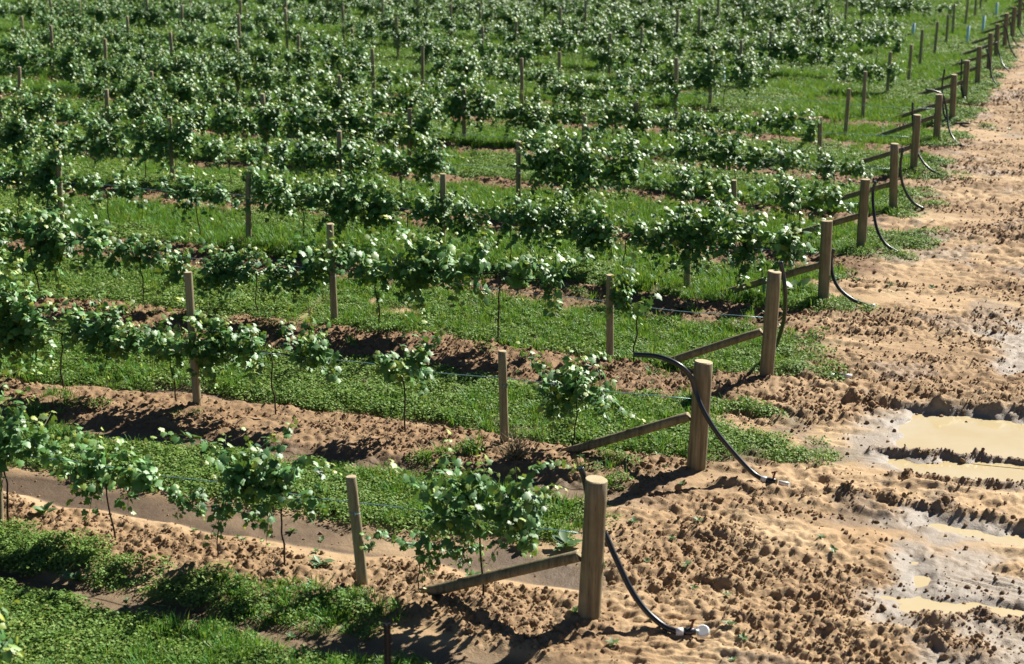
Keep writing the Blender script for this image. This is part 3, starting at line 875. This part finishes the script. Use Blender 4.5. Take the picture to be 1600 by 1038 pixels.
def variant(kind, i):
    key = (kind, i)
    if key not in VAR:
        sd_ = hash(kind) % 1 + 1000 + {'wide': 0, 'dense': 100, 'tall': 200, 'narrow': 300, 'low': 400, 'bush': 500}[kind] + i
        VAR[key] = vine_meshes(sd_, *{'wide': (.60, 46, .52), 'dense': (.86, 84, .58), 'tall': (.80, 82, .72), 'narrow': (.15, 21, .52), 'bush': (.36, 40, .62), 'low': (.62, 24, .34)}[kind],
                               **{'wide': dict(up=1.0, droop=.45, nsp=4), 'dense': dict(up=1.0, droop=.56, nsp=6, low=-1.1), 'tall': dict(up=1.3, droop=.52, nsp=6, low=-1.2), 'narrow': dict(up=1.4, droop=.35, nsp=2), 'bush': dict(up=1.2, droop=.45, nsp=3), 'low': dict(up=.7, droop=.55)}[kind])
    return VAR[key]
VINES = []
def vine(k, uu, kind, i, label, s=1.0, flip=False, full=True, jit=.05):
    q = ST[k] + U * uu + Vd * random.uniform(-jit, jit) if k >= 0 else ST[0] - Vd * 3.45 + U * uu
    z = zg(*q)
    fol, sho, tr = variant(kind, i)
    e = empty('grapevine', (q[0], q[1], z), math.pi - AZ + (math.pi if flip else 0) + random.uniform(-.06, .06))
    e.scale = (s, s * random.uniform(.92, 1.1), s * random.uniform(.96, 1.06))
    tag(e, label, 'grapevine', 'grapevines trained along the rows')
    obj('foliage', fol, e); obj('trunk', tr, e)
    if full: obj('shoots', sho, e)
    VINES.append(e)
EXPL = {
 0: [(.86, 'bush', 0, 'bushy vine hanging above the brace of the front end post', .95),
     (1.42, 'low', 2, 'low trailing vine just right of the slim leaning front post', .6),
     (2.62, 'bush', 2, 'lone clump of vine left of the slim leaning front post, thin bare stem', .92),
     (3.25, 'low', 1, 'low trailing vine bridging two taller clumps in the front row', .62),
     (4.25, 'wide', 1, 'leafy front row vine on a thin stem near the left edge of the picture', .9),
     (5.35, 'bush', 3, 'upright front row vine at the left edge of the picture', 1.05)],
 1: [(1.25, 'bush', 4, 'small bushy vine standing alone left of the second end post', .82),
     (3.05, 'narrow', 1, 'narrow lone vine with one trailing shoot in the second row', 1.0),
     (4.55, 'wide', 2, 'vine right of the leaf wrapped post in the second row', 1.0),
     (5.75, 'dense', 3, 'leafy second row vine growing against the leaf wrapped post', .9),
     (7.2, 'dense', 4, 'leafy second row vine left of the leaf wrapped post', 1.0),
     (8.6, 'tall', 0, 'tall second row vine at the left edge of the picture', 1.1)]}
LASTS = {'wide': 4, 'dense': 7, 'tall': 6, 'narrow': 3, 'low': 4}
_u0 = min(np.arange(1, 9, .02), key=lambda m: abs(proj((*(ST[0] - Vd * 3.45 + U * m), .8))[0] + 185))
vine(-1, _u0, 'dense', 5, 'vine showing only a few leaves in the bottom left corner', 1.0)
for k in range(NROW):
    if k in EXPL:
        for uu, kd, i, lb, s in EXPL[k]: vine(k, uu, kd, i, lb, s, full=True, jit=0)
        continue
    n = 0
    first = {2: 1.55, 3: 1.15, 4: .9, 5: 1.0, 6: 2.6, 7: 1.2, 8: 3.6, 9: 2.4, 10: 4.2, 11: 3.2, 12: 4.2}.get(k, 3.0 + (k % 3) * 1.2)
    uu = first
    while True:
        q = ST[k] + U * uu
        if q[0] < -.335 * q[1] - .5: break
        gap = random.random() < (.18 if k > 3 else 0.0)
        if not gap:
            n += 1
            ed = uu - first < 1.2
            kd = random.choices(['wide', 'dense', 'tall', 'low'], [.10, .45, .40, .05] if not ed else [.45, .2, .1, .25])[0]
            if k == 2: kd = {0: 'narrow', 1: 'wide', 2: 'dense', 3: 'dense', 4: 'wide', 5: 'dense', 6: 'tall', 7: 'tall'}.get(n - 1, 'dense')
            if k == 3 and n <= 3: kd = ['tall', 'dense', 'dense'][n - 1]
            i = random.randrange(LASTS[kd])
            ex = {'dense': 'leafy', 'tall': 'tall bushy', 'wide': 'spreading', 'low': 'small low', 'narrow': 'small narrow'}[kd]
            vine(k, uu, kd, i, '%s grapevine in the %s row from the front, %s from its end post' % (ex, nth(k + 1), nth(n)), random.uniform(.92, 1.25) * (.86 if k > 5 else .95), False, full=k < 7)
        uu += 1.66 + random.uniform(-.12, .12)
print('vines', len(VINES), 'posts', len(POSTS))

# ------------------------------------------------------------------ pale blue vine guards, odd plants
GD = [(1556, 30, .62), (1535, 55, .66), (1510, 73, .66), (1426, 60, .48), (1130, 139, .60), (386, 68, .55)]
GT = ['pale blue vine guard just left of the far end posts near the top right corner', 'pale blue vine guard between the far posts, second from the end posts',
      'pale blue vine guard standing in grass, third from the far end posts', 'pale blue vine guard half hidden behind vines near the upper right',
      'slim blue vine guard close to a tall trellis post in the ninth row', 'pale blue vine guard alone among the vines at the upper left']
for (px, py, hh), lb in zip(GD, GT):
    q = bp(px, py); z = zg(q[0], q[1])
    mb = MB(); rr = .05
    ring = [(rr * math.cos(a), rr * math.sin(a)) for a in np.linspace(0, 2 * math.pi, 13)[:-1]]
    V = [(a, b, 0) for a, b in ring] + [(a * .95, b * 1.05, hh) for a, b in ring] + [(a * .85, b * .95, hh) for a, b in ring] + [(a * .85, b * .85, 0) for a, b in ring]
    Fc = []
    for lv in range(3):
        for j in range(12): Fc.append((lv * 12 + j, lv * 12 + (j + 1) % 12, (lv + 1) * 12 + (j + 1) % 12, (lv + 1) * 12 + j))
    mb.add(V, Fc); o = obj('vine_guard', mb.mesh('vine_guard', [M_GUARD])); o.location = (q[0], q[1], z - .01); o.rotation_euler = (random.uniform(-.06, .06), random.uniform(-.06, .06), 0)
    tag(o, lb, 'vine guard', 'pale blue vine guards')

# dry tussock of twigs by the second row's first post
q = bp(805, 722); z = zg(q[0], q[1])
mb = MB()
for i in range(85):
    a = random.random() * 6.283; ln = random.uniform(.14, .34); el = random.uniform(.35, 1.4)
    d = Vector((math.cos(a) * math.cos(el), math.sin(a) * math.cos(el), math.sin(el))); b = Vector((random.gauss(0, .05), random.gauss(0, .05), 0))
    mb.tube([b, b + d * ln * .5, b + d * ln + Vector((0, 0, -.05 * random.random()))], [.0035, .0028, .001], 4)
o = obj('dry_tussock', mb.mesh('dry_tussock', [M_STRAW])); o.location = (q[0], q[1], z)
tag(o, 'dry twiggy tussock beside the slim post in the second row', 'tussock')
# broad leafed weed behind the third end post and a few on the headland
WL = [(1243, 462, 2.6, 'large broad leaved weed on the bare soil between third and fourth end posts'),
      (990, 822, .6, 'weed rosette on bare mud just right of the front end post'), (1050, 850, .5, 'small weed right of the hose of the front end post'),
      (1010, 885, .5, 'low weed on the mud below the front hose bend'), (1090, 830, .5, 'tiny weed on the mud well right of the front end post'),
      (740, 905, .9, 'young vine sucker with yellow green leaves above the front brace'), (500, 890, 1.2, 'weed growing from a clod pile left of the front trellis post'),
      (120, 905, 1.3, 'broad weed on the tilled soil at the lower left'), (70, 815, 1.3, 'broad weed near the wheel track at the left edge'),
      (830, 850, 1.5, 'weed clump on bare soil under the front end vine'), (885, 860, 1.5, 'weed clump left of the front end post trunk')]
for i, (px, py, s, lb) in enumerate(WL):
    q = bp(px, py); z = zg(q[0], q[1])
    o = obj('broadleaf_weed', weed_mesh(300 + i, 13)); o.location = (q[0], q[1], z); o.scale = (s, s, s); o.rotation_euler = (0, 0, i)
    tag(o, lb, 'weed', 'single weeds on bare soil')
